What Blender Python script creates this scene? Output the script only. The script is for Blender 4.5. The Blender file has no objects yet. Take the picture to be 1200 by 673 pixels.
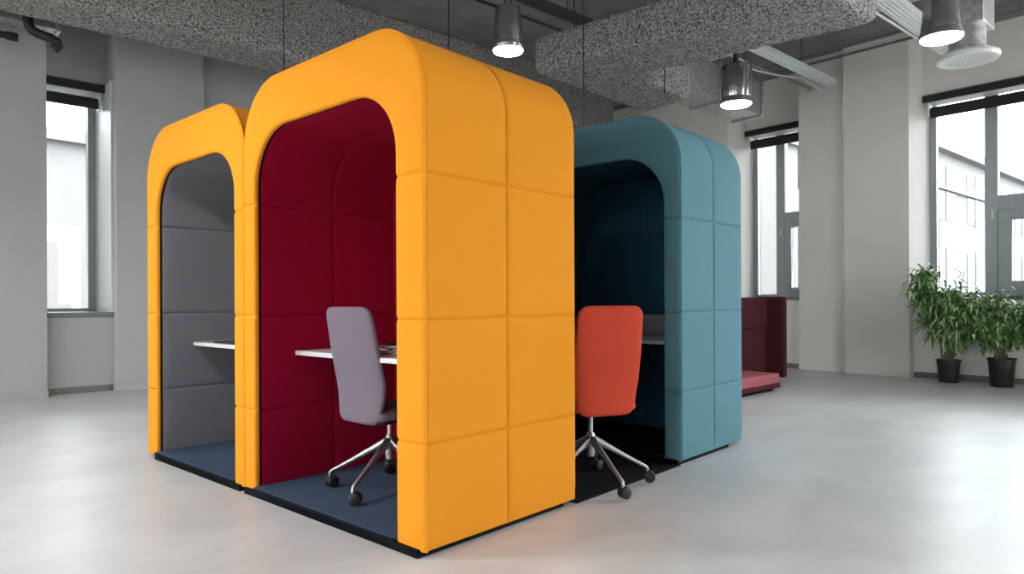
import bpy, bmesh, math, random
from mathutils import Vector, Matrix
random.seed(7)
sc = bpy.context.scene
COL = sc.collection
PI = math.pi
def rad(d): return math.radians(d)

# ------------------------------------------------------------------ materials
def srgb(r, g, b):
    def f(c):
        c /= 255.0
        return c / 12.92 if c <= .04045 else ((c + .055) / 1.055) ** 2.4
    return (f(r), f(g), f(b), 1.0)

def newmat(name):
    m = bpy.data.materials.new(name); m.use_nodes = True
    nt = m.node_tree
    return m, nt, nt.nodes['Principled BSDF']

def link(nt, a, b): nt.links.new(a, b)

def ramp(nt, c0, c1, p0=0.0, p1=1.0):
    r = nt.nodes.new('ShaderNodeValToRGB')
    r.color_ramp.elements[0].position = p0; r.color_ramp.elements[0].color = c0
    r.color_ramp.elements[1].position = p1; r.color_ramp.elements[1].color = c1
    return r

def mul(c, k): return (min(1, c[0]*k), min(1, c[1]*k), min(1, c[2]*k), 1)

def noise_mat(name, col, rough=.6, scale=20, var=.12, bump=0.0, bscale=None, metallic=0, detail=4, spec=.5, sheen=0, dist=.002, stretch=None):
    m, nt, b = newmat(name)
    tc = nt.nodes.new('ShaderNodeTexCoord')
    src = tc.outputs['Object']
    if stretch:
        mp = nt.nodes.new('ShaderNodeMapping'); mp.inputs['Scale'].default_value = stretch
        link(nt, src, mp.inputs['Vector']); src = mp.outputs['Vector']
    n = nt.nodes.new('ShaderNodeTexNoise')
    n.inputs['Scale'].default_value = scale; n.inputs['Detail'].default_value = detail
    link(nt, src, n.inputs['Vector'])
    r = ramp(nt, mul(col, 1 - var), mul(col, 1 + var), .3, .7)
    link(nt, n.outputs['Fac'], r.inputs['Fac'])
    link(nt, r.outputs['Color'], b.inputs['Base Color'])
    b.inputs['Roughness'].default_value = rough
    b.inputs['Metallic'].default_value = metallic
    b.inputs['Specular IOR Level'].default_value = spec
    if sheen:
        b.inputs['Sheen Weight'].default_value = sheen; b.inputs['Sheen Roughness'].default_value = .5
    if bump:
        n2 = nt.nodes.new('ShaderNodeTexNoise')
        n2.inputs['Scale'].default_value = bscale or scale; n2.inputs['Detail'].default_value = 3
        link(nt, src, n2.inputs['Vector'])
        bp = nt.nodes.new('ShaderNodeBump'); bp.inputs['Strength'].default_value = bump
        bp.inputs['Distance'].default_value = dist
        link(nt, n2.outputs['Fac'], bp.inputs['Height']); link(nt, bp.outputs['Normal'], b.inputs['Normal'])
    return m

def fabric(name, col, var=.05, bump=.25):
    return noise_mat(name, col, rough=.95, scale=260, var=var, bump=bump, bscale=380, spec=.15, dist=.001, detail=2)

M = {}
M['yellow'] = fabric('yellow_fabric', (.76, .285, .017, 1))
M['crimson'] = fabric('crimson_fabric', (.33, .003, .034, 1), .08)
M['grey_felt'] = fabric('grey_fabric', (.20, .196, .216, 1), .15)
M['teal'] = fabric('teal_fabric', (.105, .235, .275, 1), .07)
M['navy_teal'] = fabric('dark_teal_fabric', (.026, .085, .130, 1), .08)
M['lilac'] = fabric('lilac_fabric', (.175, .142, .175, 1))
M['orange'] = fabric('orange_fabric', (.54, .065, .032, 1))
M['maroon'] = fabric('maroon_fabric', (.085, .022, .027, 1), .08)
M['pink'] = fabric('pink_fabric', (.40, .12, .14, 1), .08)
M['light_felt'] = fabric('light_grey_felt', (.36, .35, .34, 1), .2)
M['carpet'] = noise_mat('navy_carpet', (.055, .085, .135, 1), .95, 240, .45, .5, 300, spec=.1)
M['black_carpet'] = noise_mat('black_carpet', (.010, .011, .016, 1), .95, 320, .25, .4, 300, spec=.1)
M['black'] = noise_mat('black_plastic', (.012, .012, .013, 1), .5, 40, .1)
M['black_trim'] = noise_mat('black_trim', (.006, .006, .007, 1), .8, 40, .1, spec=.1)
M['blind'] = noise_mat('dark_blind_fabric', (.018, .019, .021, 1), .75, 200, .15)
M['white_lam'] = noise_mat('white_laminate', (.62, .63, .64, 1), .35, 30, .02)
M['alu'] = noise_mat('brushed_aluminium', (.42, .41, .395, 1), .40, 90, .08, metallic=1)
M['chrome'] = noise_mat('polished_steel', (.36, .36, .36, 1), .16, 12, .10, metallic=1)
M['galv'] = noise_mat('galvanised_steel', (.52, .53, .53, 1), .42, 18, .28, metallic=.85, detail=6)
M['tray'] = noise_mat('pale_steel_channel', (.78, .82, .83, 1), .4, 25, .12, metallic=.35)
M['white_paint'] = noise_mat('white_enamel', (.72, .73, .72, 1), .4, 20, .03)
M['frame_grey'] = noise_mat('grey_window_frame', (.38, .41, .43, 1), .45, 20, .04)
M['sill'] = noise_mat('dark_grey_sill', (.16, .165, .17, 1), .4, 20, .05)
M['pot'] = noise_mat('black_plastic_pot', (.016, .017, .019, 1), .45, 20, .15)
M['soil'] = noise_mat('potting_soil', (.03, .018, .01, 1), .95, 60, .5, .8)
M['stem'] = noise_mat('plant_stem', (.20, .17, .09, 1), .7, 40, .3)
M['dark_steel'] = noise_mat('dark_steel', (.045, .05, .058, 1), .5, 30, .2, metallic=.4)
M['paper'] = noise_mat('white_paper', (.8, .8, .78, 1), .8, 30, .02)
M['silver'] = noise_mat('silver_plastic', (.5, .5, .5, 1), .35, 30, .05, metallic=.3)
M['wall_shaded'] = noise_mat('shaded_wall_paint', (.425, .435, .435, 1), .8, 3, .015, .05, 150, spec=.2)  # same paint as the right wall, dimmer cool light put into its colour
M['wall'] = noise_mat('wall_paint', (.82, .785, .74, 1), .8, 3, .015, .05, 150, spec=.2)
M['base_grey'] = noise_mat('grey_baseboard', (.19, .18, .17, 1), .6, 20, .05)
M['facade'] = noise_mat('pale_facade', (0.167, 0.165, 0.162, 1), .8, 2, .04)
M['facade_warm'] = noise_mat('warm_facade_panel', (0.162, 0.119, 0.097, 1), .8, 2, .06)
M['facade_beige'] = noise_mat('beige_facade_panel', (0.157, 0.127, 0.089, 1), .8, 2, .06)
M['facade_glass'] = noise_mat('facade_window_glass', (0.081, 0.100, 0.105, 1), .15, 2, .10)
M['pavement'] = noise_mat('pale_pavement', (0.135, 0.135, 0.135, 1), .9, 2, .08)

def concrete_floor():
    m, nt, b = newmat('polished_concrete_floor')
    tc = nt.nodes.new('ShaderNodeTexCoord')
    mp = nt.nodes.new('ShaderNodeMapping'); mp.inputs['Scale'].default_value = (1, 1.6, 1)
    mp.inputs['Rotation'].default_value = (0, 0, .8)
    link(nt, tc.outputs['Object'], mp.inputs['Vector'])
    n1 = nt.nodes.new('ShaderNodeTexNoise'); n1.inputs['Scale'].default_value = 1.1; n1.inputs['Detail'].default_value = 7
    n1.inputs['Roughness'].default_value = .62; n1.inputs['Distortion'].default_value = .6
    link(nt, mp.outputs['Vector'], n1.inputs['Vector'])
    r = ramp(nt, (.52, .53, .54, 1), (.68, .69, .70, 1), .3, .72)
    link(nt, n1.outputs['Fac'], r.inputs['Fac']); link(nt, r.outputs['Color'], b.inputs['Base Color'])
    n2 = nt.nodes.new('ShaderNodeTexNoise'); n2.inputs['Scale'].default_value = 3; n2.inputs['Detail'].default_value = 5
    link(nt, mp.outputs['Vector'], n2.inputs['Vector'])
    mr = nt.nodes.new('ShaderNodeMapRange'); mr.inputs['To Min'].default_value = .30; mr.inputs['To Max'].default_value = .42
    link(nt, n2.outputs['Fac'], mr.inputs['Value']); link(nt, mr.outputs['Result'], b.inputs['Roughness'])
    b.inputs['Specular IOR Level'].default_value = .42
    bp = nt.nodes.new('ShaderNodeBump'); bp.inputs['Strength'].default_value = .08; bp.inputs['Distance'].default_value = .01
    link(nt, n2.outputs['Fac'], bp.inputs['Height']); link(nt, bp.outputs['Normal'], b.inputs['Normal'])
    return m
M['floor'] = concrete_floor()

def concrete_ceiling():
    m, nt, b = newmat('cast_concrete_ceiling')
    tc = nt.nodes.new('ShaderNodeTexCoord')
    n1 = nt.nodes.new('ShaderNodeTexNoise'); n1.inputs['Scale'].default_value = 1.3; n1.inputs['Detail'].default_value = 8
    n1.inputs['Roughness'].default_value = .65
    link(nt, tc.outputs['Object'], n1.inputs['Vector'])
    r = ramp(nt, (.18, .18, .178, 1), (.28, .276, .27, 1), .32, .7)
    link(nt, n1.outputs['Fac'], r.inputs['Fac'])
    br = nt.nodes.new('ShaderNodeTexBrick')        # shuttering board joints
    br.inputs['Scale'].default_value = .35; br.inputs['Mortar Size'].default_value = .006
    br.inputs['Color1'].default_value = (1, 1, 1, 1); br.inputs['Color2'].default_value = (.96, .96, .96, 1)
    br.inputs['Mortar'].default_value = (.80, .80, .80, 1)
    link(nt, tc.outputs['Object'], br.inputs['Vector'])
    mx = nt.nodes.new('ShaderNodeMix'); mx.data_type = 'RGBA'; mx.blend_type = 'MULTIPLY'; mx.inputs['Factor'].default_value = 1
    link(nt, r.outputs['Color'], mx.inputs['A']); link(nt, br.outputs['Color'], mx.inputs['B'])
    link(nt, mx.outputs['Result'], b.inputs['Base Color'])
    b.inputs['Roughness'].default_value = .85
    return m
M['ceiling'] = concrete_ceiling()

def sprayed():
    m, nt, b = newmat('sprayed_fibre_coating')
    tc = nt.nodes.new('ShaderNodeTexCoord')
    n1 = nt.nodes.new('ShaderNodeTexNoise'); n1.inputs['Scale'].default_value = 55; n1.inputs['Detail'].default_value = 3
    n1.inputs['Roughness'].default_value = .6
    link(nt, tc.outputs['Object'], n1.inputs['Vector'])
    r = ramp(nt, (.075, .072, .068, 1), (.56, .54, .52, 1), .37, .63)
    link(nt, n1.outputs['Fac'], r.inputs['Fac']); link(nt, r.outputs['Color'], b.inputs['Base Color'])
    b.inputs['Roughness'].default_value = 1; b.inputs['Specular IOR Level'].default_value = .05
    bp = nt.nodes.new('ShaderNodeBump'); bp.inputs['Strength'].default_value = .8; bp.inputs['Distance'].default_value = .02
    link(nt, n1.outputs['Fac'], bp.inputs['Height']); link(nt, bp.outputs['Normal'], b.inputs['Normal'])
    return m
M['sprayed'] = sprayed()

def glass():
    m, nt, b = newmat('window_glass')
    nt.nodes.remove(b)
    t = nt.nodes.new('ShaderNodeBsdfTransparent'); t.inputs['Color'].default_value = (.96, .98, .98, 1)
    g = nt.nodes.new('ShaderNodeBsdfGlossy'); g.inputs['Roughness'].default_value = .02
    lw = nt.nodes.new('ShaderNodeFresnel'); lw.inputs['IOR'].default_value = 1.45
    mx = nt.nodes.new('ShaderNodeMixShader')
    link(nt, lw.outputs['Fac'], mx.inputs[0]); link(nt, t.outputs[0], mx.inputs[1]); link(nt, g.outputs[0], mx.inputs[2])
    link(nt, mx.outputs[0], nt.nodes['Material Output'].inputs['Surface'])
    return m
M['glass'] = glass()

def lamp_glow(strength):
    m, nt, b = newmat('lamp_diffuser')
    b.inputs['Base Color'].default_value = (.9, .9, .9, 1)
    b.inputs['Emission Color'].default_value = (1, .985, .96, 1)
    b.inputs['Emission Strength'].default_value = strength
    n = nt.nodes.new('ShaderNodeTexNoise'); n.inputs['Scale'].default_value = 5
    return m
M['glow'] = lamp_glow(24)

def leafmat():
    m, nt, b = newmat('variegated_leaf')
    g = nt.nodes.new('ShaderNodeNewGeometry')
    r = nt.nodes.new('ShaderNodeValToRGB')
    e = r.color_ramp.elements
    e[0].position = 0; e[0].color = (.06, .15, .035, 1)
    e[1].position = 1; e[1].color = (.62, .70, .50, 1)
    for p, c in ((.25, (.09, .23, .045, 1)), (.5, (.16, .34, .075, 1)), (.62, (.28, .45, .15, 1)), (.78, (.50, .62, .36, 1))):
        x = e.new(p); x.color = c
    link(nt, g.outputs['Random Per Island'], r.inputs['Fac']); link(nt, r.outputs['Color'], b.inputs['Base Color'])
    b.inputs['Roughness'].default_value = .4
    return m
M['leaf'] = leafmat()

# ------------------------------------------------------------------ mesh builder
class MB:
    def __init__(s): s.v = []; s.f = []; s.mi = []
    def add(s, vs, fs, mi=0):
        o = len(s.v); s.v += [tuple(x) for x in vs]
        for f in fs: s.f.append(tuple(i + o for i in f)); s.mi.append(mi)
        return s
    def box(s, x0, y0, z0, x1, y1, z1, mi=0):
        vs = [(x0,y0,z0),(x1,y0,z0),(x1,y1,z0),(x0,y1,z0),(x0,y0,z1),(x1,y0,z1),(x1,y1,z1),(x0,y1,z1)]
        return s.add(vs, [(0,3,2,1),(4,5,6,7),(0,1,5,4),(1,2,6,5),(2,3,7,6),(3,0,4,7)], mi)
    def prism(s, poly, z0, z1, mi=0):
        n = len(poly)
        vs = [(x, y, z0) for x, y in poly] + [(x, y, z1) for x, y in poly]
        fs = [tuple(range(n))[::-1], tuple(range(n, 2*n))] + [(i, (i+1) % n, n+(i+1) % n, n+i) for i in range(n)]
        return s.add(vs, fs, mi)
    def loft(s, rings, close=True, caps=True, mi=0):
        n = len(rings[0]); vs = [p for r in rings for p in r]; fs = []
        for i in range(len(rings)-1):
            for j in range(n if close else n-1):
                k = (j+1) % n
                fs.append((i*n+j, i*n+k, (i+1)*n+k, (i+1)*n+j))
        if caps and close:
            fs.append(tuple(range(n))[::-1]); fs.append(tuple((len(rings)-1)*n+j for j in range(n)))
        return s.add(vs, fs, mi)
    def lathe(s, prof, c=(0,0,0), n=32, caps=True, mi=0):
        rings = [[(c[0]+r*math.cos(2*PI*j/n), c[1]+r*math.sin(2*PI*j/n), c[2]+z) for j in range(n)] for r, z in prof]
        return s.loft(rings, True, caps, mi)
    def tube(s, pts, r, n=10, mi=0, sx=1.0):
        pts = [Vector(p) for p in pts]; rings = []
        rs = r if isinstance(r, (list, tuple)) else [r]*len(pts)
        up = Vector((0, 0, 1))
        for i, p in enumerate(pts):
            d = (pts[min(i+1, len(pts)-1)] - pts[max(i-1, 0)]).normalized()
            u = up.cross(d)
            if u.length < .02: u = Vector((1, 0, 0)).cross(d)
            u.normalize(); w = d.cross(u)
            rings.append([tuple(p + u*rs[i]*sx*math.cos(2*PI*j/n) + w*rs[i]*math.sin(2*PI*j/n)) for j in range(n)])
        return s.loft(rings, True, True, mi)
    def grid(s, rows, mi=0):
        return s.loft(rows, close=False, caps=False, mi=mi)
    def build(s, name, mats, parent=None, bevel=0, seg=2, angle=35, loc=None):
        me = bpy.data.meshes.new(name); me.from_pydata(s.v, [], s.f); me.update()
        if not isinstance(mats, (list, tuple)): mats = [mats]
        for m in mats: me.materials.append(m)
        for p, mi in zip(me.polygons, s.mi): p.material_index = mi
        bm = bmesh.new(); bm.from_mesh(me)
        bmesh.ops.remove_doubles(bm, verts=bm.verts, dist=1e-5)
        bmesh.ops.recalc_face_normals(bm, faces=bm.faces); bm.to_mesh(me); bm.free()
        for p in me.polygons: p.use_smooth = True
        me.set_sharp_from_angle(angle=rad(angle))
        o = bpy.data.objects.new(name, me); COL.objects.link(o)
        if parent: o.parent = parent
        if loc: o.location = loc
        if bevel:
            b = o.modifiers.new('bevel', 'BEVEL'); b.width = bevel; b.segments = seg; b.limit_method = 'ANGLE'; b.angle_limit = rad(40)
        return o

def tag(o, label, cat, group=None, kind=None):
    o['label'] = label; o['category'] = cat
    if group: o['group'] = group
    if kind: o['kind'] = kind
    return o
def thing(name, label, cat, loc=(0,0,0), rz=0, group=None):
    o = bpy.data.objects.new(name, None); COL.objects.link(o); o.empty_display_size = .1
    o.location = loc; o.rotation_euler = (0, 0, rz)
    return tag(o, label, cat, group)
def struct(o):
    o['kind'] = 'structure'; return o

# ------------------------------------------------------------------ camera
cam = bpy.data.cameras.new('camera'); co = bpy.data.objects.new('camera', cam); COL.objects.link(co)
cam.sensor_width = 36; cam.lens = 36*810.91/1200; cam.shift_y = 16.18/1200; cam.clip_start = .05
co.matrix_world = Matrix.Translation((0, 0, 1.07)) @ Matrix.Rotation(rad(-42), 4, 'Z') @ Matrix.Rotation(rad(90), 4, 'X') @ Matrix.Rotation(rad(-.25), 4, 'Z')
sc.camera = co

# ------------------------------------------------------------------ room shell
X0, X1, Y0, Y1, ZC = -5.0, 10.33, -9.0, 9.38, 4.72     # inner faces of the pilasters
XU, XP, XG = 10.88, 10.47, 11.22                       # right wall: upper wall face, parapet face, glass plane
YU, YP, YG = 9.87, 9.53, 10.42                         # left wall
struct(MB().box(X0-.4, Y0-.4, -.2, XG+.2, YG+.2, 0).build('floor', M['floor']))
struct(MB().box(X0-.4, Y0-.4, ZC, XG+.2, YG+.2, ZC+.3).build('ceiling', M['ceiling']))

# right wall: pilasters, upper wall, parapets (runs along y)
HEADZ = 3.93; SILLZ = 1.06
w = MB()
w.box(X1, 3.384, 0, XG+.15, 4.25, ZC); w.box(X1+.07, 4.25, 0, XG+.15, 4.95, ZC)
w.box(X1, 6.12, 0, XG+.15, 7.17, ZC); w.box(X1+.07, 7.17, 0, XG+.15, YG+.2, ZC)
w.box(X1, -.55, 0, XG+.15, .75, ZC); w.box(X1, -4.2, 0, XG+.15, -3.0, ZC); w.box(X1, Y0-.4, 0, XG+.15, -7.0, ZC)
for y0, y1 in ((4.95, 6.12), (.75, 3.384), (-3.0, -.55), (-7.0, -4.2)):
    w.box(XU, y0, HEADZ+.02, XG+.15, y1, ZC)
    w.box(XP, y0, 0, XG+.15, y1, SILLZ)
struct(w.build('wall_right', M['wall']))
w = MB()
w.box(X0-.4, Y1, 0, 1.335, YG+.15, ZC); w.box(2.04, Y1, 0, 3.06, YG+.15, ZC); w.box(3.06, Y1+.12, 0, XG+.15, YG+.15, ZC)
w.box(1.335, YU, 3.80, 2.04, YG+.15, ZC); w.box(1.335, YP, 0, 2.04, YG+.15, .90)
struct(w.build('wall_left', M['wall_shaded']))
# walls behind the viewpoint, with large unseen windows added to steer the light
def window_wall(name, axis, pos, t, spans, lo, hi, z0, z1):
    w = MB(); cur = lo
    def bx(a, b, za, zb):
        if axis == 'x': w.box(min(pos, pos+t), a, za, max(pos, pos+t), b, zb)
        else: w.box(a, min(pos, pos+t), za, b, max(pos, pos+t), zb)
    for a, b in spans:
        bx(cur, a, 0, ZC); bx(a, b, 0, z0); bx(a, b, z1, ZC); cur = b
    bx(cur, hi, 0, ZC)
    return struct(w.build(name, M['wall']))
BACK = [(-3.4, -1.0), (1.0, 3.2), (3.8, 6.0), (6.6, 8.8)]
FRONT = [(3.5, 6.5)]
window_wall('wall_back', 'x', X0, -.35, BACK, Y0-.4, YG+.2, .5, 2.9)
window_wall('wall_front', 'y', Y0, -.35, FRONT, X0-.4, XG+.2, .5, 4.0)

# baseboards and top trim
def board(name, segs, mat, bevel=.004):
    w = MB()
    for s_ in segs: w.box(*s_)
    return struct(w.build(name, mat, bevel=bevel))
board('baseboard_right', [(XP-.012, .75, 0, XP, 3.384, .075), (XP-.012, 4.95, 0, XP, 6.12, .075)], M['base_grey'])
board('trim_1', [(X1-.012, 3.372, 0, X1, 4.25, .075), (X1+.058, 4.25, 0, X1+.07, 4.96, .075), (X1, 3.372, 0, XP-.012, 3.384, .075),
                 (X1-.012, 6.1, 0, X1, 7.17, .075)], M['wall'])
board('baseboard_left', [(1.347, YP-.012, 0, 2.028, YP, .075)], M['base_grey'])
board('trim_2', [(X0, Y1-.012, 0, 1.347, Y1, .075), (1.335, Y1, 0, 1.347, YP-.012, .075), (2.028, Y1-.012, 0, 3.06, Y1, .075), (2.028, Y1, 0, 2.04, YP-.012, .075)], M['wall_shaded'])
board('trim_3', [(X1-.03, -3, ZC-.12, X1+.0, 7.17, ZC-.09), (X1-.12, -3, ZC-.025, X1-.09, 9.3, ZC)], M['base_grey'])
board('trim_4', [(1.335, YP-.03, .90, 2.04, YG, .955)], M['sill'])
board('trim_lit_reveal', [(2.015, YP+.01, .955, 2.04, YG-.05, 3.78), (1.335, YP+.01, .955, 1.36, YG-.05, 3.78)], M['white_paint'], 0)  # white boards added to make the window reveals look brightly lit
board('trim_5', [(XP-.03, 4.95, SILLZ, XG, 6.12, SILLZ+.05), (XP-.03, .75, SILLZ, XG, 3.384, SILLZ+.05)], M['sill'])

# windows. bars given in (u, z) rectangles on the wall plane, panes between
def window(n, axis, plane, bars, panes, handle=None):
    def bx(mb, a, za, b, zb, d0, d1):
        if axis == 'x': mb.box(plane+d0, a, za, plane+d1, b, zb)
        else: mb.box(a, plane+d0, za, b, plane+d1, zb)
    root = bpy.data.objects.new('window_%d' % n, None); COL.objects.link(root); root['kind'] = 'structure'
    f = MB()
    for a, za, b, zb, d in bars: bx(f, a, za, b, zb, -d, .06)
    f.build('window_frame', M['frame_grey'], root, bevel=.006)
    for a, za, b, zb in panes:
        p = MB(); bx(p, a, za, b, zb, .0, .012); p.build('pane', M['glass'], root)
    if handle:
        h = MB(); a, z = handle; bx(h, a-.012, z-.06, a+.012, z+.06, -.075, -.04); h.build('window_handle', M['white_paint'], root, bevel=.004)
    return root
# right window beside the plants (y runs to the left in view)
zs, zh = SILLZ+.05, HEADZ
window(1, 'x', XG, [(3.30, zs, 3.384, zh, .05), (2.56, zs, 2.71, zh, .052), (.75, 2.27, 2.60, 2.47, .047), (.75, zs, 2.66, zs+.09, .046), (2.71, zs, 3.30, zs+.05, .05), (.75, zh-.06, 3.384, zh, .05),
                   (2.40, zs+.09, 2.55, 2.27, .07), (.80, zs+.09, .92, 2.27, .07), (.92, 2.13, 2.40, 2.27, .07), (.92, zs+.09, 2.40, zs+.2, .07), (.75, zs, .80, zh, .05)],
       [(2.71, zs+.05, 3.30, zh-.06), (.80, 2.47, 2.56, zh-.06), (.92, zs+.2, 2.40, 2.13)], (2.62, 2.22))
window(2, 'x', XG, [(6.05, zs, 6.12, zh, .05), (5.56, zs, 5.71, zh, .052), (4.95, 2.37, 5.60, 2.53, .047), (4.95, zs, 5.66, zs+.09, .046), (5.71, zs, 6.05, zs+.05, .05), (4.95, zh-.06, 6.12, zh, .05),
                   (5.45, zs+.09, 5.55, 2.37, .07), (4.95, 2.28, 5.45, 2.37, .07), (4.95, zs+.09, 5.45, zs+.16, .07), (4.95, zs, 4.97, zh, .05)],
       [(5.71, zs+.05, 6.05, zh-.06), (4.97, 2.53, 5.56, zh-.06), (4.97, zs+.16, 5.45, 2.28)], (5.62, 2.2))
window(3, 'y', YG, [(1.335, .955, 1.40, 3.80, .05), (1.93, .955, 2.04, 3.80, .05), (1.40, .955, 1.93, 1.0, .05), (1.40, 3.74, 1.93, 3.80, .05)], [(1.40, 1.0, 1.93, 3.74)])
k = 4
for a, b in BACK:
    window(k, 'x', X0-.2, [(a, .5, a+.07, 2.9, .03), (b-.07, .5, b, 2.9, .03), ((a+b)/2-.05, .5, (a+b)/2+.05, 2.9, .03), (a, .5, b, .57, .03), (a, 2.83, b, 2.9, .03)],
           [(a+.07, .57, (a+b)/2-.05, 2.83), ((a+b)/2+.05, .57, b-.07, 2.83)]); k += 1
for a, b in FRONT:
    window(k, 'y', Y0-.2, [(a, .5, a+.07, 4, .03), (b-.07, .5, b, 4, .03), ((a+b)/2-.05, .5, (a+b)/2+.05, 4, .03), (a, .5, b, .57, .03), (a, 3.93, b, 4, .03)],
           [(a+.07, .57, (a+b)/2-.05, 3.93), ((a+b)/2+.05, .57, b-.07, 3.93)]); k += 1
for a, b in ((-3.0, -.55), (-7.0, -4.2)):
    window(k, 'x', XG, [(a, zs, a+.08, zh, .05), (b-.08, zs, b, zh, .05), ((a+b)/2-.06, zs, (a+b)/2+.06, zh, .05), (a, zs, b, zs+.08, .05), (a, zh-.06, b, zh, .05)],
           [(a+.08, zs+.08, (a+b)/2-.06, zh-.06), ((a+b)/2+.06, zs+.08, b-.08, zh-.06)])
    k += 1

# roller blinds: dark cassette on the lintel, bright gap, rolled dark cloth, end bracket
def blind(label, axis, face, a0, a1, ztop, bracket_at, drop):
    root = thing('roller_blind', label, 'blind', (face, (a0+a1)/2, ztop) if axis == 'x' else ((a0+a1)/2, face, ztop), 0)
    h = (a1-a0)/2
    def bx(u0, u1, d0, d1, z0, z1): 
        return (d0, u0, z0, d1, u1, z1) if axis == 'x' else (u0, d0, z0, u1, d1, z1)
    MB().box(*bx(-h, h, -.045, .0, -.09, 0)).build('head_rail', M['blind'], root, bevel=.004)
    m = MB().box(*bx(-h+.02, h-.02, .002, .26, -.094, -.076)); m.build('mounting_plate', M['white_paint'], root)
    s = bracket_at
    r = MB(); N = 24; R = .065
    for_axis = []
    for u in (-h+.07, h-.07):
        for_axis.append([((.10+R*math.cos(2*PI*j/N)), u, -.21+R*math.sin(2*PI*j/N)) if axis == 'x' else (u, .10+R*math.cos(2*PI*j/N), -.21+R*math.sin(2*PI*j/N)) for j in range(N)])
    r.loft(for_axis); r.build('cloth_roll', M['blind'], root)
    MB().box(*bx(-h+.07, h-.07, .034, .04, -.21-drop, -.20)).build('hanging_cloth', M['blind'], root)
    MB().box(*bx(-h+.07, h-.07, .028, .046, -.225-drop, -.205-drop)).build('bottom_bar', M['blind'], root, bevel=.003)
    for e in (-1, 1):
        u = e*(h-.05)
        MB().box(*bx(u-.008, u+.008, .02, .20, -.28, -.09)).build('bracket', M['white_paint'], root, bevel=.003)
    return root
blind('dark roller blind rolled up over the tall right window behind the potted plants', 'x', XU, .76, 3.37, 3.925, 1, .085)
blind('dark roller blind rolled up over the window between the teal booth and the pilaster', 'x', XU, 4.96, 6.10, 3.935, 1, .085)
blind('dark roller blind rolled up over the narrow left window', 'y', YU, 1.345, 2.03, 3.78, 1, .06)

# ------------------------------------------------------------------ work booths
def arch(W, H, R, zb, side_z, arc_n=14, top_step=.09):
    """points of an upside-down U: (a, z, normal_a, normal_z, is_leg)"""
    pts = []
    for z in side_z: pts.append((0, z, -1, 0, 1))
    for i in range(1, arc_n+1):
        t = PI/2*i/arc_n; pts.append((R - R*math.cos(t), H - R + R*math.sin(t), -math.cos(t), math.sin(t), 0))
    n = max(4, int((W-2*R)/top_step))
    for i in range(1, n): pts.append((R + (W-2*R)*i/n, H, 0, 1, 0))
    for i in range(arc_n+1):
        t = PI/2*i/arc_n; pts.append((W - R + R*math.sin(t), H - R + R*math.cos(t), math.sin(t), math.cos(t), 0))
    for z in reversed(side_z): pts.append((W, z, 1, 0, 1))
    return pts

OFFS = (0, .0015, .004, .008, .013, .02)
def samples(lo, hi, seams, step=.07):
    s = {round(lo, 5), round(hi, 5)}
    x = lo
    while x < hi: s.add(round(x, 5)); x += step
    for q in seams:
        s = {v for v in s if abs(v-q) > .021 or v in (round(lo, 5), round(hi, 5))}
    for q in seams:
        for o in OFFS:
            for g in (-1, 1):
                v = q + g*o
                if lo <= v <= hi: s.add(round(v, 5))
    return sorted(s)
def groove(d, depth=.010, w=.020):
    d = abs(d)
    return 0 if d >= w else depth*(1-d/w)**2

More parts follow.
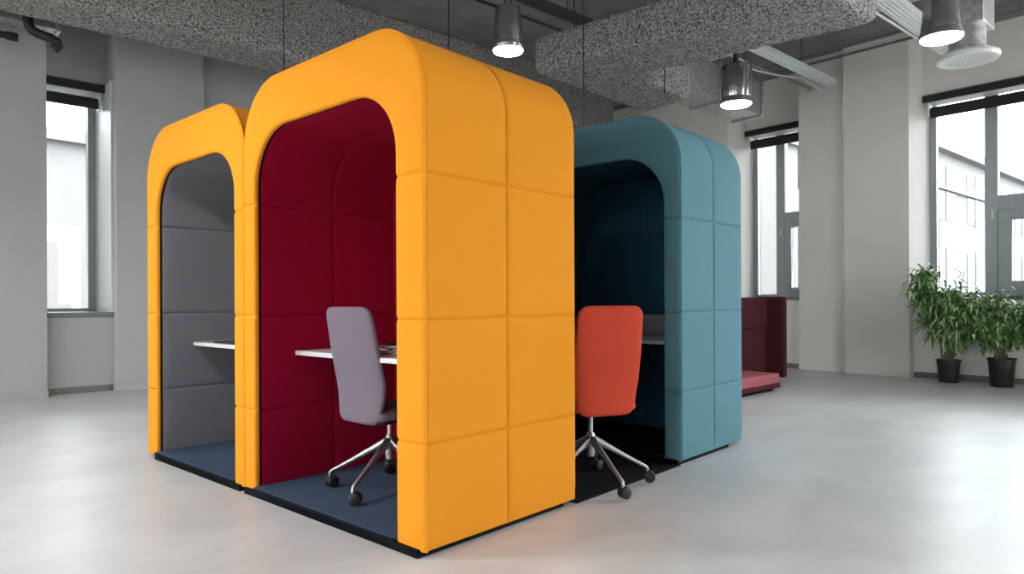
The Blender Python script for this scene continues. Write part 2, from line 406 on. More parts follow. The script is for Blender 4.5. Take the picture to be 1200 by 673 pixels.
def make_booth(label, W, D, H, R, oL, oR, Hi, Ri, zb, seams, m_out, m_in, m_carpet, loc, rz, D2=None, matext=0, plinth=(0,0,0,0), piping_up=.003):
    root = thing('work_booth', label, 'booth', loc, rz, None)
    bmid = D2 or D/2
    # --- outer shell
    zl = samples(zb, H-R, seams); bl = samples(.013, D, [.013, bmid, D-.002])
    pts = arch(W, H, R, zb, zl); rows = []
    for b in bl:
        row = []
        for a, z, na, nz, leg in pts:
            ins = max(groove(b-.013, .006, .014), groove(b-bmid), groove(D-b, .022, .024))
            if leg:
                for q in seams: ins = max(ins, groove(z-q))
                ins = max(ins, groove(z-zb, .012))
            row.append((b, a-na*ins, z-nz*ins))
        rows.append(row)
    MB().grid(rows).build('outer_shell', m_out, root, angle=50)
    # --- edge piping
    MB().tube([(.0115, a+na*.0005, z+nz*.0005) for a, z, na, nz, leg in pts], .0042, 8).build('edge_piping', m_out, root)
    # --- front frame: padded face between outer outline and opening outline
    zl2 = samples(zb, min(H-R, Hi-Ri), seams, .1)
    p_out = arch(W, H, R, zb, zl2); p_in = []
    Wi = W-oL-oR
    for (a, z, na, nz, leg) in arch(Wi, Hi, Ri, zb, zl2): p_in.append((a+oR, z))
    # same number of points on both outlines
    nin = len(p_in); nout = len(p_out)
    if nin != nout:
        n_leg = len(zl2); n_top = nout - 2*n_leg - 29 + 0
        p_in = []
        for z in zl2: p_in.append((oR, z))
        for i in range(1, 15):
            t = PI/2*i/14; p_in.append((oR+Ri-Ri*math.cos(t), Hi-Ri+Ri*math.sin(t)))
        for i in range(1, n_top+1): p_in.append((oR+Ri+(Wi-2*Ri)*i/(n_top+1), Hi))
        for i in range(15):
            t = PI/2*i/14; p_in.append((oR+Wi-Ri+Ri*math.sin(t), Hi-Ri+Ri*math.cos(t)))
        for z in reversed(zl2): p_in.append((oR+Wi, z))
    rows = []
    QS = [(0, .013), (.012, .008), (.04, .0035), (.10, .001), (.3, 0), (.5, 0), (.7, 0), (.88, .001), (.95, .004), (.985, .009), (1.0, .016), (1.0, .030)]
    for q, dep in QS:
        row = []
        for (ao, zo, na, nz, leg), (ai, zi) in zip(p_out, p_in):
            b = dep
            if leg:
                for s_ in seams: b += groove(zo-s_, .009)*(1 if dep < .03 else 0)
            row.append((b, ao+(ai-ao)*q, zo+(zi-zo)*q))
        rows.append(row)
    MB().grid(rows).build('front_frame', m_out, root, angle=50)
    # --- black shadow-gap trim around the opening
    g0 = [(.030, a, z) for a, z in p_in]
    def grow(d):
        out = []
        for (ao, zo, na, nz, leg), (ai, zi) in zip(p_out, p_in):
            out.append((ai+na*d, zi+nz*d))
        return out
    rows = [[(.024, a, z) for a, z in grow(.001)], [(.030, a, z) for a, z in grow(-.0015)], [(.038, a, z) for a, z in grow(.001)], [(.046, a, z) for a, z in grow(.02)], [(.024, a, z) for a, z in grow(.02)]]
    MB().grid(rows).build('edge_trim', M['black_trim'], root)
    # --- inner lining (arch) and back panels
    Db = D-.085
    e = .004
    zl3 = samples(.04, Hi-Ri, seams); bl3 = samples(.038, Db, [.038, bmid])
    p3 = arch(Wi+2*e, Hi+e, Ri+e, .04, zl3); rows = []
    for b in bl3:
        row = []
        for a, z, na, nz, leg in p3:
            ins = max(groove(b-.038, .012, .022), groove(b-bmid))
            if leg:
                for q in seams: ins = max(ins, groove(z-q))
            else:
                if nz == 1: ins = max(ins, groove(a-(Wi/2)))
            row.append((b, a+oR-e+na*(ins-.004), z+nz*(ins-.004)))
        rows.append(row)
    MB().grid(rows).build('inner_lining', m_in, root, angle=50)
    def back(name, b, sgn, W_, H_, R_, aoff, zlo, mat):
        zs_ = samples(zlo, H_-.001, seams); rows = []
        for z in zs_:
            if z > H_-R_:
                t = math.asin(min(1, (z-(H_-R_))/R_)); al = R_-R_*math.cos(t)
            else: al = 0
            row = []
            cols = samples(0, W_, [W_/2], .1)
            for c in cols:
                a = al + (W_-2*al)*c/W_
                ins = groove(a-W_/2)
                for q in seams: ins = max(ins, groove(z-q))
                row.append((b+sgn*ins, a+aoff, z))
            rows.append(row)
        MB().grid(rows).build(name, mat, root, angle=50)
    back('back_lining', Db, 1, Wi+2*e, Hi+e, Ri+e, oR-e, .04, m_in)
    back('back_panel', D-.004, -1, W-.03, H-.015, R-.015, .015, zb, M['navy_teal'] if matext == 0 else m_out)
    # --- base: plinth and carpet
    px0, py0, px1, py1 = plinth
    MB().box(px0, py0, 0, px1, py1, .034).build('plinth', M['black_trim'], root)
    MB().box(-.012, oR+.002, .034 if not matext else .0, Db+.01, oR+Wi-.002, .05).build('carpet', m_carpet, root, bevel=.006)
    MB().box(-.0145, oR+.002, .0, -.010, oR+Wi-.002, .047).build('carpet_edging', M['black_carpet'], root)
    # --- worktop fixed between the linings
    dt = MB().box(.25 if not matext else .22, oR-.003, .762, Db+.004, oR+Wi+.003, .788).build('worktop', M['white_lam'], root, bevel=.003)
    return root, Db, Wi

BRZ = rad(5.88)
O = Vector((1.6429, 2.3692, 0))
def bw(b, a, z=0):      # booth-local to world
    return Vector((O.x + b*math.cos(BRZ) - a*math.sin(BRZ), O.y + b*math.sin(BRZ) + a*math.cos(BRZ), z))
SE = [.471, .993, 1.609]
make_booth('yellow work booth with a crimson lining, nearest of the booths', 1.545, 1.05, 2.275, .34, .12, .193, 2.008, .30, .026, SE,
           M['yellow'], M['crimson'], M['carpet'], bw(0, 0), BRZ, .513, plinth=(-.0145, .03, .97, 1.52))
make_booth('yellow work booth with a grey lining, joined to the left of the crimson one', 1.404, 1.05, 2.245, .33, .162, .12, 1.972, .29, .026, [.471, .993, 1.59],
           M['yellow'], M['grey_felt'], M['carpet'], bw(0, 1.547), BRZ, .62, plinth=(-.0145, .03, .97, 1.17))
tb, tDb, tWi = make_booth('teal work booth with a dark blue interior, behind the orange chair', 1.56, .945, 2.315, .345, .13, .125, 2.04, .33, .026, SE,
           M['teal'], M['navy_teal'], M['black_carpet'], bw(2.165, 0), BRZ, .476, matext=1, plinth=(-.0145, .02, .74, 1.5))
MB().box(-1.113, .004, 0, .0, 1.54, .006).build('floor_mat', M['black_carpet'], tb)
f = MB().box(.0, .13, .789, .02, 1.42, .955).build('desk_screen', M['light_felt'], tb, bevel=.006, loc=(tDb-.022, 0, 0))
f['label'] = 'pale grey felt screen strip'

# ------------------------------------------------------------------ office chairs
def spt(n, hw, hh, e=3.2):
    out = []
    for j in range(n):
        t = 2*PI*j/n; c, s = math.cos(t), math.sin(t)
        out.append((hw*abs(c)**(2/e)*(1 if c >= 0 else -1), hh*abs(s)**(2/e)*(1 if s >= 0 else -1)))
    return out
def ease(z0, z1, n=10, m=14):
    k = [0, .004, .010, .018, .028, .040, .055]
    a = [z0+x for x in k]; b = [z1-x for x in reversed(k)]
    return a + [a[-1] + (b[0]-a[-1])*i/m for i in range(1, m)] + b

def make_chair(label, mat, loc, rz, base_rz, dz=0.0, swivel=0.0):
    root = thing('office_chair', label, 'chair', loc, rz, None)
    # backrest: tall padded slab, slightly hollow, upper part leaning back. chair faces +x
    z0, z1 = .425+dz, 1.035+dz; rings = []
    for z in ease(z0, z1):
        v = (z-z0)/(z1-z0)
        W = .160 + .047*min(1, v/.32)**.8 - .014*max(0, (v-.45)/.55)**1.5      # half width, narrower at the foot
        rb, rt = .050, .060
        dz0, dz1 = z-z0, z1-z
        if dz0 < rb: W -= rb - math.sqrt(max(0, rb*rb-(rb-dz0)**2))
        if dz1 < rt: W -= rt - math.sqrt(max(0, rt*rt-(rt-dz1)**2))
        T = .026
        tr = .022
        for d in (dz0, dz1):
            if d < tr: T = min(T, .004 + math.sqrt(max(0, tr*tr-(tr-d)**2)))
        xc = -.215 - .105*max(0, v-.30)**1.35 + .035*max(0, .30-v) + .018*math.exp(-((v-.28)/.2)**2)
        ring = []
        for y, x in spt(40, W, T): ring.append((xc + x - .30*(.045-y*y) + .0135, y, z))
        rings.append(ring)
    bk = MB().loft(rings).build('backrest', mat, root, angle=70)
    # seat
    rings = []
    L0, L1 = -.215, .235
    for x in ease(L0, L1):
        u = (x-L0)/(L1-L0)
        W = .205 - .01*(1-u); T = .036; r = .07; tr = .03
        for d in (x-L0, L1-x):
            if d < r: W = min(W, .205 - (r - math.sqrt(max(0, r*r-(r-d)**2))))
            if d < tr: T = min(T, .005+math.sqrt(max(0, tr*tr-(tr-d)**2)))
        zc = .468 - .03*max(0, u-.75)*2
        rings.append([(x, y, zc+dz+z+.10*y*y) for y, z in spt(36, W, T, 3)])
    MB().loft(rings).build('seat', mat, root, angle=70)
    # tilt mechanism and the arm that carries the back
    MB().box(-.09, -.06, .402+dz, .10, .06, .437+dz).build('tilt_mechanism', M['black'], root, bevel=.01)
    MB().tube([(-.06, 0, .425+dz), (-.15, 0, .428+dz), (-.185, 0, .44+dz), (-.186, 0, .50+dz)], .012, 10, sx=1.8).build('back_bracket', M['black'], root)
    MB().tube([(.02, -.05, .420+dz), (.02, -.19, .414+dz), (.02, -.225, .410+dz)], [.005, .005, .007], 8).build('lever', M['alu'], root)
    # column
    MB().lathe([(.0135, .30), (.0135, .41+dz)], n=20).build('gas_lift', M['alu'], root)
    MB().lathe([(.018, .16), (.024, .165), (.027, .20), (.027, .275), (.022, .292), (.0175, .30)], n=24).build('column', M['alu'], root)
    # five legs, each with a castor
    for k in range(5):
        t = base_rz + 2*PI*k/5
        c, s = math.cos(t), math.sin(t)
        rings = []
        prof = [(.012, .262, .020, .024), (.05, .243, .019, .022), (.12, .205, .0165, .017), (.20, .160, .014, .0135), (.27, .123, .012, .011), (.318, .098, .0105, .0095), (.332, .088, .010, .009), (.336, .074, .009, .0085), (.336, .060, .008, .008)]
        for i, (rr, z, hw, hh) in enumerate(prof):
            p0 = prof[max(0, i-1)]; p1 = prof[min(len(prof)-1, i+1)]
            dr, dz = p1[0]-p0[0], p1[1]-p0[1]; l = math.hypot(dr, dz); nr, nz = -dz/l, dr/l
            ring = []
            for y, h in spt(14, hw, hh, 2.6):
                R_ = rr + nr*h; ring.append((R_*c - y*s, R_*s + y*c, z + nz*h))
            rings.append(ring)
        lg = MB().loft(rings).build('leg', M['alu'], root, angle=60)
        # castor: two wheels under a hood, swivelled
        sw = swivel + (.35, -.3, .5, -.1, .25)[k]
        cx, cy = .336*c - .012*math.cos(sw), .336*s - .012*math.sin(sw)
        m = MB()
        def wheel(off, r, hw_):
            prof_ = [(r*.35, -hw_), (r*.82, -hw_), (r*.97, -hw_*.6), (r, 0), (r*.97, hw_*.6), (r*.82, hw_), (r*.35, hw_)]
            rs_ = []
            for pr, po in prof_:
                rs_.append([(cx + pr*math.cos(q)*math.cos(sw) - (off+po)*math.sin(sw), cy + pr*math.cos(q)*math.sin(sw) + (off+po)*math.cos(sw), .0345 + pr*math.sin(q)) for q in [2*PI*j/20 for j in range(20)]])
            m.loft(rs_)
        wheel(-.0145, .034, .012); wheel(.0145, .034, .012)
        m.tube([(cx, cy, .03), (.336*c, .336*s, .070)], .009, 8)
        m.build('castor', M['black'], lg, angle=50)
    return root
p = bw(.47, .835)
make_chair('lilac swivel chair pushed in at the white worktop of the crimson lined booth', M['lilac'], (p.x, p.y, .05), BRZ, rad(127), -.042, rad(155))
p = bw(1.40, .165)
make_chair('orange-red swivel chair on black floor mat between the yellow and teal booths', M['orange'], (p.x, p.y, .006), rad(67), rad(-175), 0, rad(84))

# ------------------------------------------------------------------ things on the worktops
p = bw(.50, .77)
nb = thing('notebook', 'white notebook lying under the headphones on the worktop of the crimson booth', 'notebook', (p.x, p.y, .789), BRZ+rad(90))
MB().box(-.15, -.11, 0, .15, .11, .014).build('pages', M['paper'], nb, bevel=.002)
MB().box(-.153, -.113, .014, .153, .113, .017).build('cover', M['white_lam'], nb, bevel=.001)
p = bw(.46, .715)
hp = thing('headphones', 'black and silver headphones lying on the white notebook', 'headphones', (p.x, p.y, .8065), BRZ+rad(100))
pts = [(.085*math.cos(t), .02+.10*math.sin(t), .018+.01*math.sin(t)) for t in [PI*i/20 for i in range(21)]]
MB().tube(pts, .008, 10, sx=1.5).build('headband', M['silver'], hp)
for s in (-1, 1):
    m = MB(); rs = []
    for r, o in ((.012, -.014), (.034, -.014), (.040, -.006), (.040, .006), (.033, .012), (.012, .014)):
        rs.append([(s*(.085+o*.6) + 0, -.005 + r*math.cos(q), .026 + r*.62*math.sin(q)) for q in [2*PI*j/24 for j in range(24)]])
    m.loft(rs); m.build('ear_cup', M['black'], hp)
    MB().tube([(s*.085, -.005, .047), (s*.088, .02, .025)], .007, 8).build('yoke', M['silver'], hp)
p = bw(.42, 2.36)
MBp = MB().box(-.13, -.20, 0, .13, .20, .010)
dp = tag(MBp.build('tablet', M['black'], None, bevel=.003), 'thin black tablet lying flat on the worktop of the grey lined booth', 'tablet')
dp.location = (p.x, p.y, .789); dp.rotation_euler = (0, 0, BRZ)

# ------------------------------------------------------------------ high backed lounge seat behind the teal booth
sf = thing('lounge_seat', 'maroon high-backed low lounge seat with a pink cushion, right of the teal booth', 'sofa', (7.82, 3.95, 0), rad(2))
MB().box(-1.42, .06, 0, -.08, .60, .035).build('plinth', M['black_trim'], sf)
MB().box(-1.5, 0, .035, 0, .62, .085).build('seat_base', M['maroon'], sf, bevel=.01)
MB().box(-1.49, .004, .085, -.02, .64, .205).build('seat_cushion', M['pink'], sf, bevel=.018, seg=3)
MB().box(-1.5, .62, .035, .96, .72, .70).build('lower_back_panel', M['maroon'], sf, bevel=.018, seg=3)
MB().box(-1.5, .61, .70, .96, .72, 1.10).build('upper_back_panel', M['maroon'], sf, bevel=.018, seg=3)
MB().box(-1.5, .70, .05, .96, .75, 1.09).build('back_shell', M['maroon'], sf, bevel=.01)
MB().box(.92, .38, .045, 1.02, .76, 1.11).build('side_wing', M['maroon'], sf, bevel=.022, seg=3)

# ------------------------------------------------------------------ potted plants
def leaf(mb, base, d, L, Wd, droop, roll):
    d = d.normalized(); side = d.cross(Vector((0, 0, 1)))
    if side.length < .05: side = Vector((1, 0, 0))
    side.normalize(); nrm = side.cross(d)
    side = (side*math.cos(roll) + nrm*math.sin(roll)).normalized()
    prof = [(0, .12), (.25, .8), (.5, 1), (.78, .62), (1, .04)]
    L_, R_, C_ = [], [], []
    for u, w_ in prof:
        c = base + d*L*u + Vector((0, 0, -droop*L*u*u))
        up = side.cross(d).normalized()*(.10*Wd*w_)
        C_.append(tuple(c)); L_.append(tuple(c + side*Wd*w_*.5 + up)); R_.append(tuple(c - side*Wd*w_*.5 + up))
    mb.grid([L_, C_, R_])

def make_plant(label, loc, pot_r, pot_h, height, spread, n_stems, n_leaves, leafL, leafW, seed, low, lean=(0,0)):
    rnd = random.Random(seed)
    root = thing('potted_plant', label, 'plant', loc, 0)
    pot = MB().lathe([(pot_r*.78, 0), (pot_r*.80, .004), (pot_r*.98, pot_h*.93), (pot_r*1.06, pot_h*.935), (pot_r*1.06, pot_h), (pot_r*.99, pot_h), (pot_r*.95, pot_h-.03)], n=36)
    pot.build('pot', M['pot'], root)
    MB().lathe([(.001, pot_h-.035), (pot_r*.96, pot_h-.035)], n=24, caps=False).build('soil', M['soil'], root)
    st = MB(); lv = MB(); tips = []
    for i in range(n_stems):
        t = 2*PI*i/n_stems + rnd.uniform(-.4, .4); r0 = pot_r*.55*rnd.random()
        h = height*rnd.uniform(.62, .98); rr = spread*rnd.uniform(.2, .85)
        pts = []
        for k in range(7):
            u = k/6
            pts.append((r0*math.cos(t) + (min(.2, rr*math.cos(t))+lean[0])*u**1.7, r0*math.sin(t) + (rr*math.sin(t)+lean[1])*u**1.7, pot_h-.04 + (h-pot_h)*u))
        st.tube(pts, [.010*(1-.7*k/6) for k in range(7)], 6)
        tips.append(pts)
        for b_ in range(3):
            k = rnd.randint(2, 5); p0 = Vector(pts[k]); q = t + rnd.uniform(-1.6, 1.6)
            p1 = p0 + Vector((min(.24-p0.x, math.cos(q)*.5*spread*rnd.uniform(.3, 1)), math.sin(q)*.5*spread*rnd.uniform(.3, 1), rnd.uniform(.02, .18)))
            pm = (p0+p1)/2 + Vector((0, 0, .04)); br = [tuple(p0), tuple(pm), tuple(p1)]
            st.tube(br, [.005, .004, .003], 5); tips.append(br)
    for i in range(n_leaves):
        pts = rnd.choice(tips); n = len(pts)
        u = rnd.uniform(.35, 1.0)*(n-1); k = min(n-2, int(u)); p_ = Vector(pts[k]).lerp(Vector(pts[k+1]), u-k)
        if p_.z < low and rnd.random() < .75: continue
        if p_.x > .22: continue
        q = rnd.uniform(0, 2*PI); el = rnd.uniform(-.5, .75)
        d = Vector((math.cos(q)*math.cos(el), math.sin(q)*math.cos(el), math.sin(el)))
        off = Vector((-abs(rnd.gauss(0, .05)), rnd.gauss(0, .05), rnd.gauss(0, .04)))
        if p_.x > .12: d.x = min(d.x, .05)
        leaf(lv, p_+off, d, leafL*rnd.uniform(.6, 1.25), leafW*rnd.uniform(.7, 1.2), rnd.uniform(.3, 1.1), rnd.uniform(-.6, .6))
    st.build('stems', M['stem'], root)
    lv.build('foliage', M['leaf'], root, angle=80)
    return root
make_plant('bushy green potted plant in a black pot beside the white pilaster', (10.12, 2.86, 0), .135, .29, 1.56, .44, 16, 4200, .125, .031, 3, .45)
make_plant('variegated potted plant in a black pot, right of the bushier plant', (10.05, 2.27, 0), .145, .345, 1.24, .44, 16, 3900, .09, .036, 11, .50)
make_plant('large leaved plant at the right edge of the view', (10.0, 1.62, 0), .15, .33, 1.42, .42, 8, 320, .24, .07, 21, .6)

# ------------------------------------------------------------------ ceiling: sprayed beams, ducts, trays, lamps
def sprayed_obj(name, poly, z0, z1, label, cat, bev, parent=None):
    mb = MB().prism(poly, z0, z1)
    o = mb.build(name, M['sprayed'])
    b = o.modifiers.new('bevel', 'BEVEL'); b.width = bev; b.segments = 4; b.limit_method = 'ANGLE'; b.angle_limit = rad(30)
    rm = o.modifiers.new('remesh', 'REMESH'); rm.mode = 'VOXEL'; rm.voxel_size = .035; rm.use_smooth_shade = True
    tx = bpy.data.textures.new(name+'_fibre', 'CLOUDS'); tx.noise_scale = .05; tx.noise_depth = 2
    d = o.modifiers.new('fibre', 'DISPLACE'); d.texture = tx; d.texture_coords = 'GLOBAL'; d.strength = .035; d.mid_level = .5
    return tag(o, label, cat)
sprayed_obj('sprayed_beam', [(X0+.02, 7.62), (9.25, 7.62), (9.25, 8.32), (X0+.02, 8.32)], 3.9, ZC+.02,
            'long grey sprayed ceiling beam running beside the left wall', 'beam', .06)
sprayed_obj('sprayed_duct', [(5.14, 5.36), (5.60, 2.36), (6.50, 2.36), (6.06, 4.66), (7.22, 4.76), (7.34, 5.53)], 3.5, 3.9,
            'thick grey sprayed duct casing hanging over the yellow and teal booths', 'duct', .07)

def hang(mb, x, y, z0, z1, r=.006): mb.tube([(x, y, z0), (x, y, z1)], r, 8)
def hanger(root, x, y, z0, z1, r=.006):
    m = MB(); hang(m, x, y, z0, z1, r); return m.build('hanger', M['dark_steel'], root)
# suspension rods of the sprayed casing
for i, (x, y) in enumerate(((5.30, 4.9), (5.50, 4.0), (5.75, 3.0), (6.9, 5.15))):
    m = MB(); hang(m, x, y, 3.86, ZC-.002, .008)
    tag(m.build('suspension_rod', M['dark_steel']), ['thin dark rod holding the far end of the sprayed casing', 'thin dark rod holding the middle of the sprayed casing',
        'thin dark rod holding the near end of the sprayed casing', 'thin dark rod holding the side arm of the sprayed casing'][i], 'rod', 'rods holding the sprayed casing')

def box_beam(name, label, cat, y, z, x0, x1, w, h, mat, bevel=.004, ribs=0, dy=0):
    root = thing(name, label, cat, (x0, y, z), math.atan2(dy, x1-x0))
    L = x1-x0
    m = MB().box(0, -w/2, 0, L, w/2, .006).box(0, -w/2, 0, L, -w/2+.006, h).box(0, w/2-.006, 0, L, w/2, h)
    m.build('channel', mat, root, bevel=.002)
    if ribs:
        r = MB()
        for i in range(ribs): yy = -w/2 + w*(i+1)/(ribs+1); r.box(0, yy-.006, -.006, L, yy+.006, .0)
        r.build('ribs', mat, root)
    x = .3
    while x < L: hanger(root, x, 0, .005, ZC-z, .006); x += 1.4
    return root
box_beam('cable_tray', 'pale steel cable channel ending against the white pilaster', 'cable tray', 4.38, 4.2, 6.2, 10.28, .16, .07, M['tray'], ribs=3)
box_beam('cable_tray', 'broad pale steel cable channel behind the right hand lamp', 'cable tray', 2.78, 4.2, 6.0, 10.28, .22, .08, M['tray'], ribs=4)
box_beam('cable_tray', 'dark steel cable channel above the left end of the sprayed casing', 'cable tray', 5.28, 4.2, 2.5, 7.2, .12, .07, M['dark_steel'])
def pipe(name, label, cat, pts, r, mat, n=10):
    return tag(MB().tube(pts, r, n).build(name, mat), label, cat)
pipe('conduit', 'thin pale conduit running past the right hand lamp', 'conduit', [(5.2, 2.98, ZC-.002), (5.2, 2.98, 4.26), (5.24, 2.98, 4.22), (7.7, 2.96, 4.20), (XU-.002, 2.86, 4.2)], .014, M['white_paint'])
cb = []
for i in range(15):
    u = i/14; cb.append((7.55+2.2*u, 4.72-.10*u+.04*math.sin(5*u), 4.25-.30*math.sin(PI*u)*.35*(1 if u > .4 else .3)))
cb = [(7.50, 4.72, ZC-.002)] + cb + [(10.36, 4.6, 4.2), (X1+.068, 4.6, 4.2)]
pipe('cable', 'thin white cable sagging next to the pale cable channel', 'cable', cb, .012, M['white_paint'])
pipe('conduit', 'grey conduit next to the pale cable channel', 'conduit', [(6.5, 4.85, ZC-.002), (6.5, 4.85, 4.32), (6.55, 4.85, 4.28), (8.6, 4.82, 4.28), (10.2, 4.75, 4.26), (X1+.068, 4.75, 4.26)], .016, M['alu'])
pipe('conduit', 'dark conduit behind the left hand lamp', 'conduit', [(3.0, 5.75, ZC-.002), (3.0, 5.75, 4.34), (3.05, 5.75, 4.3), (6.9, 5.75, 4.3), (6.95, 5.75, 4.34), (6.95, 5.75, ZC-.002)], .018, M['dark_steel'])
m = MB().box(9.2, .8, ZC-.05, 9.24, 7.0, ZC)
tag(m.build('ceiling_rail', M['tray'], bevel=.004), 'pale rail fixed to the ceiling near the right wall', 'rail')

# galvanised ducts
dr = thing('air_duct', 'rectangular galvanised air duct behind the middle lamp', 'duct', (7.40, 5.35, 3.78), rad(-1))
MB().box(0, -.22, 0, 2.2, .22, .50).build('duct_body', M['galv'], dr, bevel=.006)
for x in (1.0, 2.1):
    MB().box(x, -.25, -.03, x+.05, .25, .53).build('flange', M['galv'], dr, bevel=.004)
for x in (.5, 1.7):
    hanger(dr, x, -.2, .5, ZC-3.78); hanger(dr, x, .2, .5, ZC-3.78)
dl = thing('air_duct', 'small galvanised duct end beside the black pipe at the top left', 'duct', (.80, 8.80, 3.97), 0)
MB().box(-.30, -.12, 0, .55, .12, .20).build('duct_body', M['galv'], dl, bevel=.006)
MB().box(.53, -.15, -.02, .57, .15, .22).build('flange', M['galv'], dl, bevel=.004)
hanger(dl, .1, -.1, .20, ZC-3.97); hanger(dl, .1, .1, .20, ZC-3.97)
bp = thing('drain_pipe', 'black drain pipe with a hooked end at the top left', 'pipe', (0, 0, 0), 0)
MB().tube([(-3.5, 9.0, 3.90), (.6, 9.0, 3.90), (1.0, 9.0, 3.90)], .035, 14).build('pipe', M['black'], bp)
MB().lathe([(.045, -.05), (.045, .05)], (0, 0, 0), 20).build('coupling', M['black'], bp, loc=(.98, 9.0, 3.90)).rotation_euler = (0, rad(90), 0)
MB().tube([(1.07, 8.62, ZC-.002), (1.07, 8.62, 4.00), (1.08, 8.62, 3.93), (1.11, 8.62, 3.885), (1.16, 8.62, 3.865), (1.27, 8.63, 3.85), (1.33, 8.65, 3.83), (1.345, 8.68, 3.80), (1.32, 8.72, 3.775)], .048, 14).build('elbow', M['black'], bp)
hanger(bp, -.4, 9.0, 3.92, ZC)

# hanging thin cables that pass in front of the beams
for (x, y, z1, lab) in ((3.18, 7.2, 2.9, 'thin black cable hanging in front of the sprayed beam behind the yellow booth'), (5.05, 4.55, 2.75, 'thin black cable hanging past the left part of the sprayed casing'),
                        (6.45, 4.60, 3.42, 'thin black cable hanging past the right part of the sprayed casing'), (4.95, 6.6, 3.6, 'thin black cable hanging over the roof of the crimson booth')):
    m = MB(); hang(m, x, y, z1, ZC-.002, .006); m.tube([(x, y, z1), (x, y, z1-.03)], .01, 8)
    tag(m.build('hanging_cable', M['black']), lab, 'cable')

def lamp(label, x, y, z, r, h, taper, flange, twin=True):
    root = thing('pendant_lamp', label, 'lamp', (x, y, z), 0)
    rt = r*taper
    MB().lathe([(r*.96, .012), (r, .02), (r*1.0, .055), (r*.93, .06), (r*.92, .075), (r*.93, .08), (rt*1.01, h*.93), (rt*.97, h*.985), (rt*.85, h)], n=48).build('housing', M['chrome'], root)
    MB().lathe([(.001, -.006), (r*.55, -.005), (r*.90, 0), (r*.955, .010), (r*.955, .03)], n=48, caps=False).build('diffuser', M['glow'], root)
    MB().lathe([(r*1.0, .012), (r*1.02, .018), (r*1.0, .024)], n=48).build('bezel', M['chrome'], root)
    m = MB()
    if twin:
        hang(m, -.03, 0, h-.01, ZC-z, .008); hang(m, .03, 0, h-.01, ZC-z, .008)
    else: hang(m, 0, 0, h-.01, ZC-z, .03)
    m.build('suspension', M['dark_steel'], root)
    MB().lathe([(.05, ZC-z-.02), (.05, ZC-z)], n=24).build('ceiling_rose', M['dark_steel'], root)
    return root
lamp('polished steel cylinder lamp hanging over the crimson booth', 3.76, 4.21, 3.10, .128, .37, .80, 0)
lamp('polished steel cylinder lamp hanging over the teal booth, in front of the air duct', 6.74, 3.89, 3.15, .165, .42, .98, 0, False)
lamp('polished steel cylinder lamp next to the round air diffuser', 6.28, 1.815, 3.15, .158, .32, .74, 0, False)
# the row of the same lamps that hangs in front of the booths, above and left of the viewpoint
for i_, (x, y) in enumerate(((-.15, 1.4), (-.15, 3.9), (-.15, 6.4))):
    lamp(('polished steel cylinder lamp at the near end of the row before the booths', 'polished steel cylinder lamp in front of the crimson booth', 'polished steel cylinder lamp in front of the grey booth')[i_], x, y, 3.15, .15, .40, .9, 0)
# round air diffuser
dfz = 3.30
df = thing('air_diffuser', 'round white ceiling air diffuser with a perforated centre, on a duct', 'diffuser', (7.53, 1.96, dfz), 0)
MB().lathe([(.19, .010), (.225, .0), (.25, .006), (.262, .03), (.258, .05), (.21, .062), (.17, .075)], n=48).build('ring', M['white_paint'], df)
MB().lathe([(.001, .020), (.185, .020), (.192, .010)], n=48, caps=False).build('face_plate', M['white_paint'], df)
hs = MB()
for ring_, n_ in ((.035, 7), (.07, 13), (.105, 19), (.14, 25), (.17, 30)):
    for i in range(n_):
        t = 2*PI*i/n_ + ring_*9; hs.lathe([(.009, .010), (.009, .0195)], (ring_*math.cos(t), ring_*math.sin(t), 0), 8)
o = hs.build('perforations', M['dark_steel'], df); o['kind'] = 'stuff'
MB().lathe([(.175, .07), (.175, .10), (.150, .115), (.150, .40)], n=40).build('collar', M['galv'], df)
MB().box(-.17, -.17, .30, .20, .17, ZC-dfz-.002).build('plenum_box', M['galv'], df, bevel=.006)
MB().box(.20, -.04, .035, .31, .04, .08).build('damper_bracket', M['tray'], df, bevel=.004)

# ------------------------------------------------------------------ outside
gr = struct(MB().box(-60, -60, -1.3, 120, 120, -1.2).build('ground', M['pavement']))
def facade(label, origin, rz, L, H, thick, rows_, cols_, z0, mats, roofdrop=None):
    root = thing('office_building', label, 'building', origin, rz)
    MB().box(0, 0, 0, L, thick, H).build('wall', mats[0], root)
    MB().box(-.3, -.35, H, L+.3, thick+.3, H+.35).build('cornice', M['facade'], root)
    MB().box(-.1, -.15, H-1.5, L+.1, 0, H-1.38).build('ledge', M['facade'], root)
    MB().box(-.05, -.05, 0, L+.05, 0, 1.9).build('base_panel', mats[1], root)
    for r in range(rows_):
        for c in range(cols_):
            w_ = L/cols_; x = c*w_ + .2*w_; zz = z0 + r*3.3
            f = MB().box(x, -.03, zz, x+.6*w_, .0, zz+2.2).box(x+.28*w_, -.06, zz, x+.32*w_, -.03, zz+2.2)
            f.build('window', M['facade_glass'], root)
            s = MB()
            for q in range(9): s.box(x+.34*w_, -.055, zz+.1+q*.23, x+.58*w_, -.03, zz+.17+q*.23)
            s.build('louvre', M['facade'], root)
    return root
facade('white office building with louvred windows seen through the right hand windows', (18.9, 9.4, -1.2), rad(-1), 38, 8.2, 8, 2, 10, 2.2, [M['facade'], M['facade_warm']])
facade('pale building with a beige panel seen through the narrow left window', (7.5, 34, -1.2), rad(187), 26, 7.3, 8, 2, 6, .8, [M['facade'], M['facade_beige']])

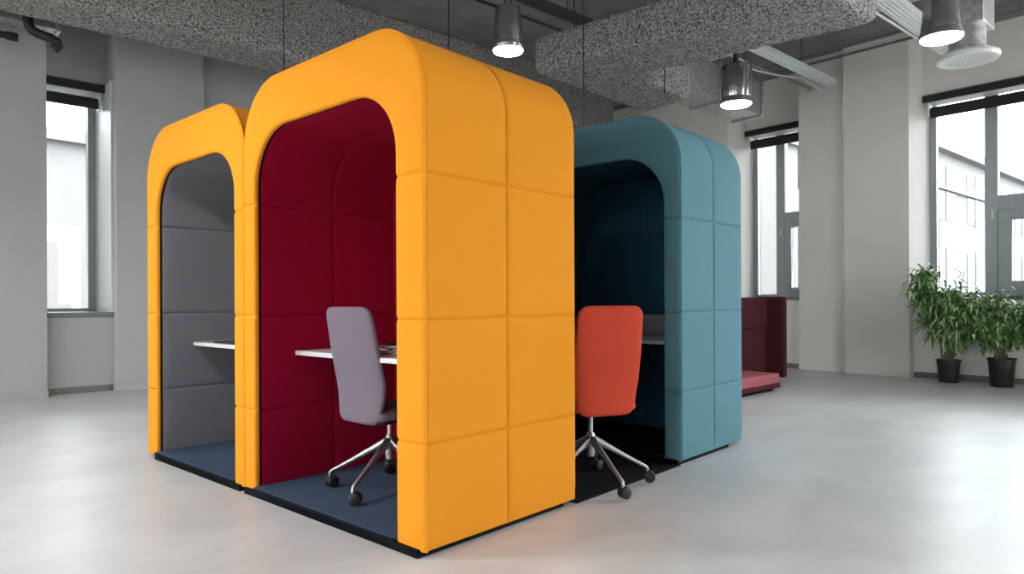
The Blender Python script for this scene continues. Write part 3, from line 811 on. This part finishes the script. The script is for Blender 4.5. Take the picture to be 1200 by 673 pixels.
# ------------------------------------------------------------------ light
wd = bpy.data.worlds.new('overcast_sky'); sc.world = wd; wd.use_nodes = True
nt = wd.node_tree; bg = nt.nodes['Background']
tc = nt.nodes.new('ShaderNodeTexCoord'); sx = nt.nodes.new('ShaderNodeSeparateXYZ')
nt.links.new(tc.outputs['Generated'], sx.inputs[0])
rp = nt.nodes.new('ShaderNodeValToRGB')
rp.color_ramp.elements[0].position = .0; rp.color_ramp.elements[0].color = (.84, .88, .92, 1)
rp.color_ramp.elements[1].position = .6; rp.color_ramp.elements[1].color = (.97, .985, 1, 1)
nt.links.new(sx.outputs['Z'], rp.inputs['Fac']); nt.links.new(rp.outputs['Color'], bg.inputs['Color'])
# bright lobe added to the sky for more light through the right windows
dt_ = nt.nodes.new('ShaderNodeVectorMath'); dt_.operation = 'DOT_PRODUCT'
dt_.inputs[1].default_value = Vector((.74, -.08, .67)).normalized()
nt.links.new(tc.outputs['Generated'], dt_.inputs[0])
mr_ = nt.nodes.new('ShaderNodeMapRange'); mr_.interpolation_type = 'SMOOTHSTEP'
mr_.inputs['From Min'].default_value = .78; mr_.inputs['From Max'].default_value = 1.0
mr_.inputs['To Min'].default_value = 11; mr_.inputs['To Max'].default_value = 15
nt.links.new(dt_.outputs['Value'], mr_.inputs['Value']); nt.links.new(mr_.outputs['Result'], bg.inputs['Strength'])
def portal(name, loc, rot, sx_, sy_):
    l = bpy.data.lights.new(name, 'AREA'); l.shape = 'RECTANGLE'; l.size = sx_; l.size_y = sy_; l.cycles.is_portal = True
    o = bpy.data.objects.new(name, l); COL.objects.link(o); o.location = loc; o.rotation_euler = rot
def daylight(name, loc, rot, sx_, sy_, power, col):
    l = bpy.data.lights.new(name, 'AREA'); l.shape = 'RECTANGLE'; l.size = sx_; l.size_y = sy_; l.energy = power; l.color = col
    o = bpy.data.objects.new(name, l); COL.objects.link(o); o.location = loc; o.rotation_euler = rot
# unseen area lights added at out-of-view windows to boost the daylight
for (a, b), p_ in zip(BACK, (15, 25, 25, 50)): daylight('window_daylight_boost', (X0-.12, (a+b)/2, 1.7), (0, rad(-90), 0), 2.3, b-a-.1, p_, (1, .97, .93))
daylight('window_daylight_boost', (5, Y0-.12, 2.2), (rad(90), 0, 0), 2.9, 3.0, 135, (1, .985, .96))
daylight('window_daylight_boost', (XG-.06, -1.775, 2.5), (0, rad(90), 0), 2.75, 2.3, 430, (.96, .98, 1))
# the downlights of the row in front of the booths
for x, y, p_ in ((-.15, 1.4, 60), (-.15, 3.9, 225), (-.15, 6.4, 140)):
    l = bpy.data.lights.new('downlight', 'SPOT'); l.energy = p_; l.spot_size = rad(165); l.spot_blend = .6; l.shadow_soft_size = .14; l.color = (1, .985, .96)
    o = bpy.data.objects.new('downlight', l); COL.objects.link(o); o.location = (x, y, 3.13)
for a, b in ((.75, 3.384), (4.95, 6.12)): portal('window_portal', (XG+.08, (a+b)/2, 2.5), (0, rad(90), 0), 2.9, b-a)
portal('window_portal', (1.69, YG+.08, 2.4), (rad(-90), 0, 0), .7, 2.9)

sc.cycles.max_bounces = 10; sc.cycles.diffuse_bounces = 5; sc.cycles.glossy_bounces = 4; sc.cycles.transparent_max_bounces = 12
sc.cycles.use_denoising = True
vs = sc.view_settings
vs.view_transform = 'Standard'; vs.look = 'None'; vs.gamma = 1; vs.use_curve_mapping = False
vs.exposure = 0.0
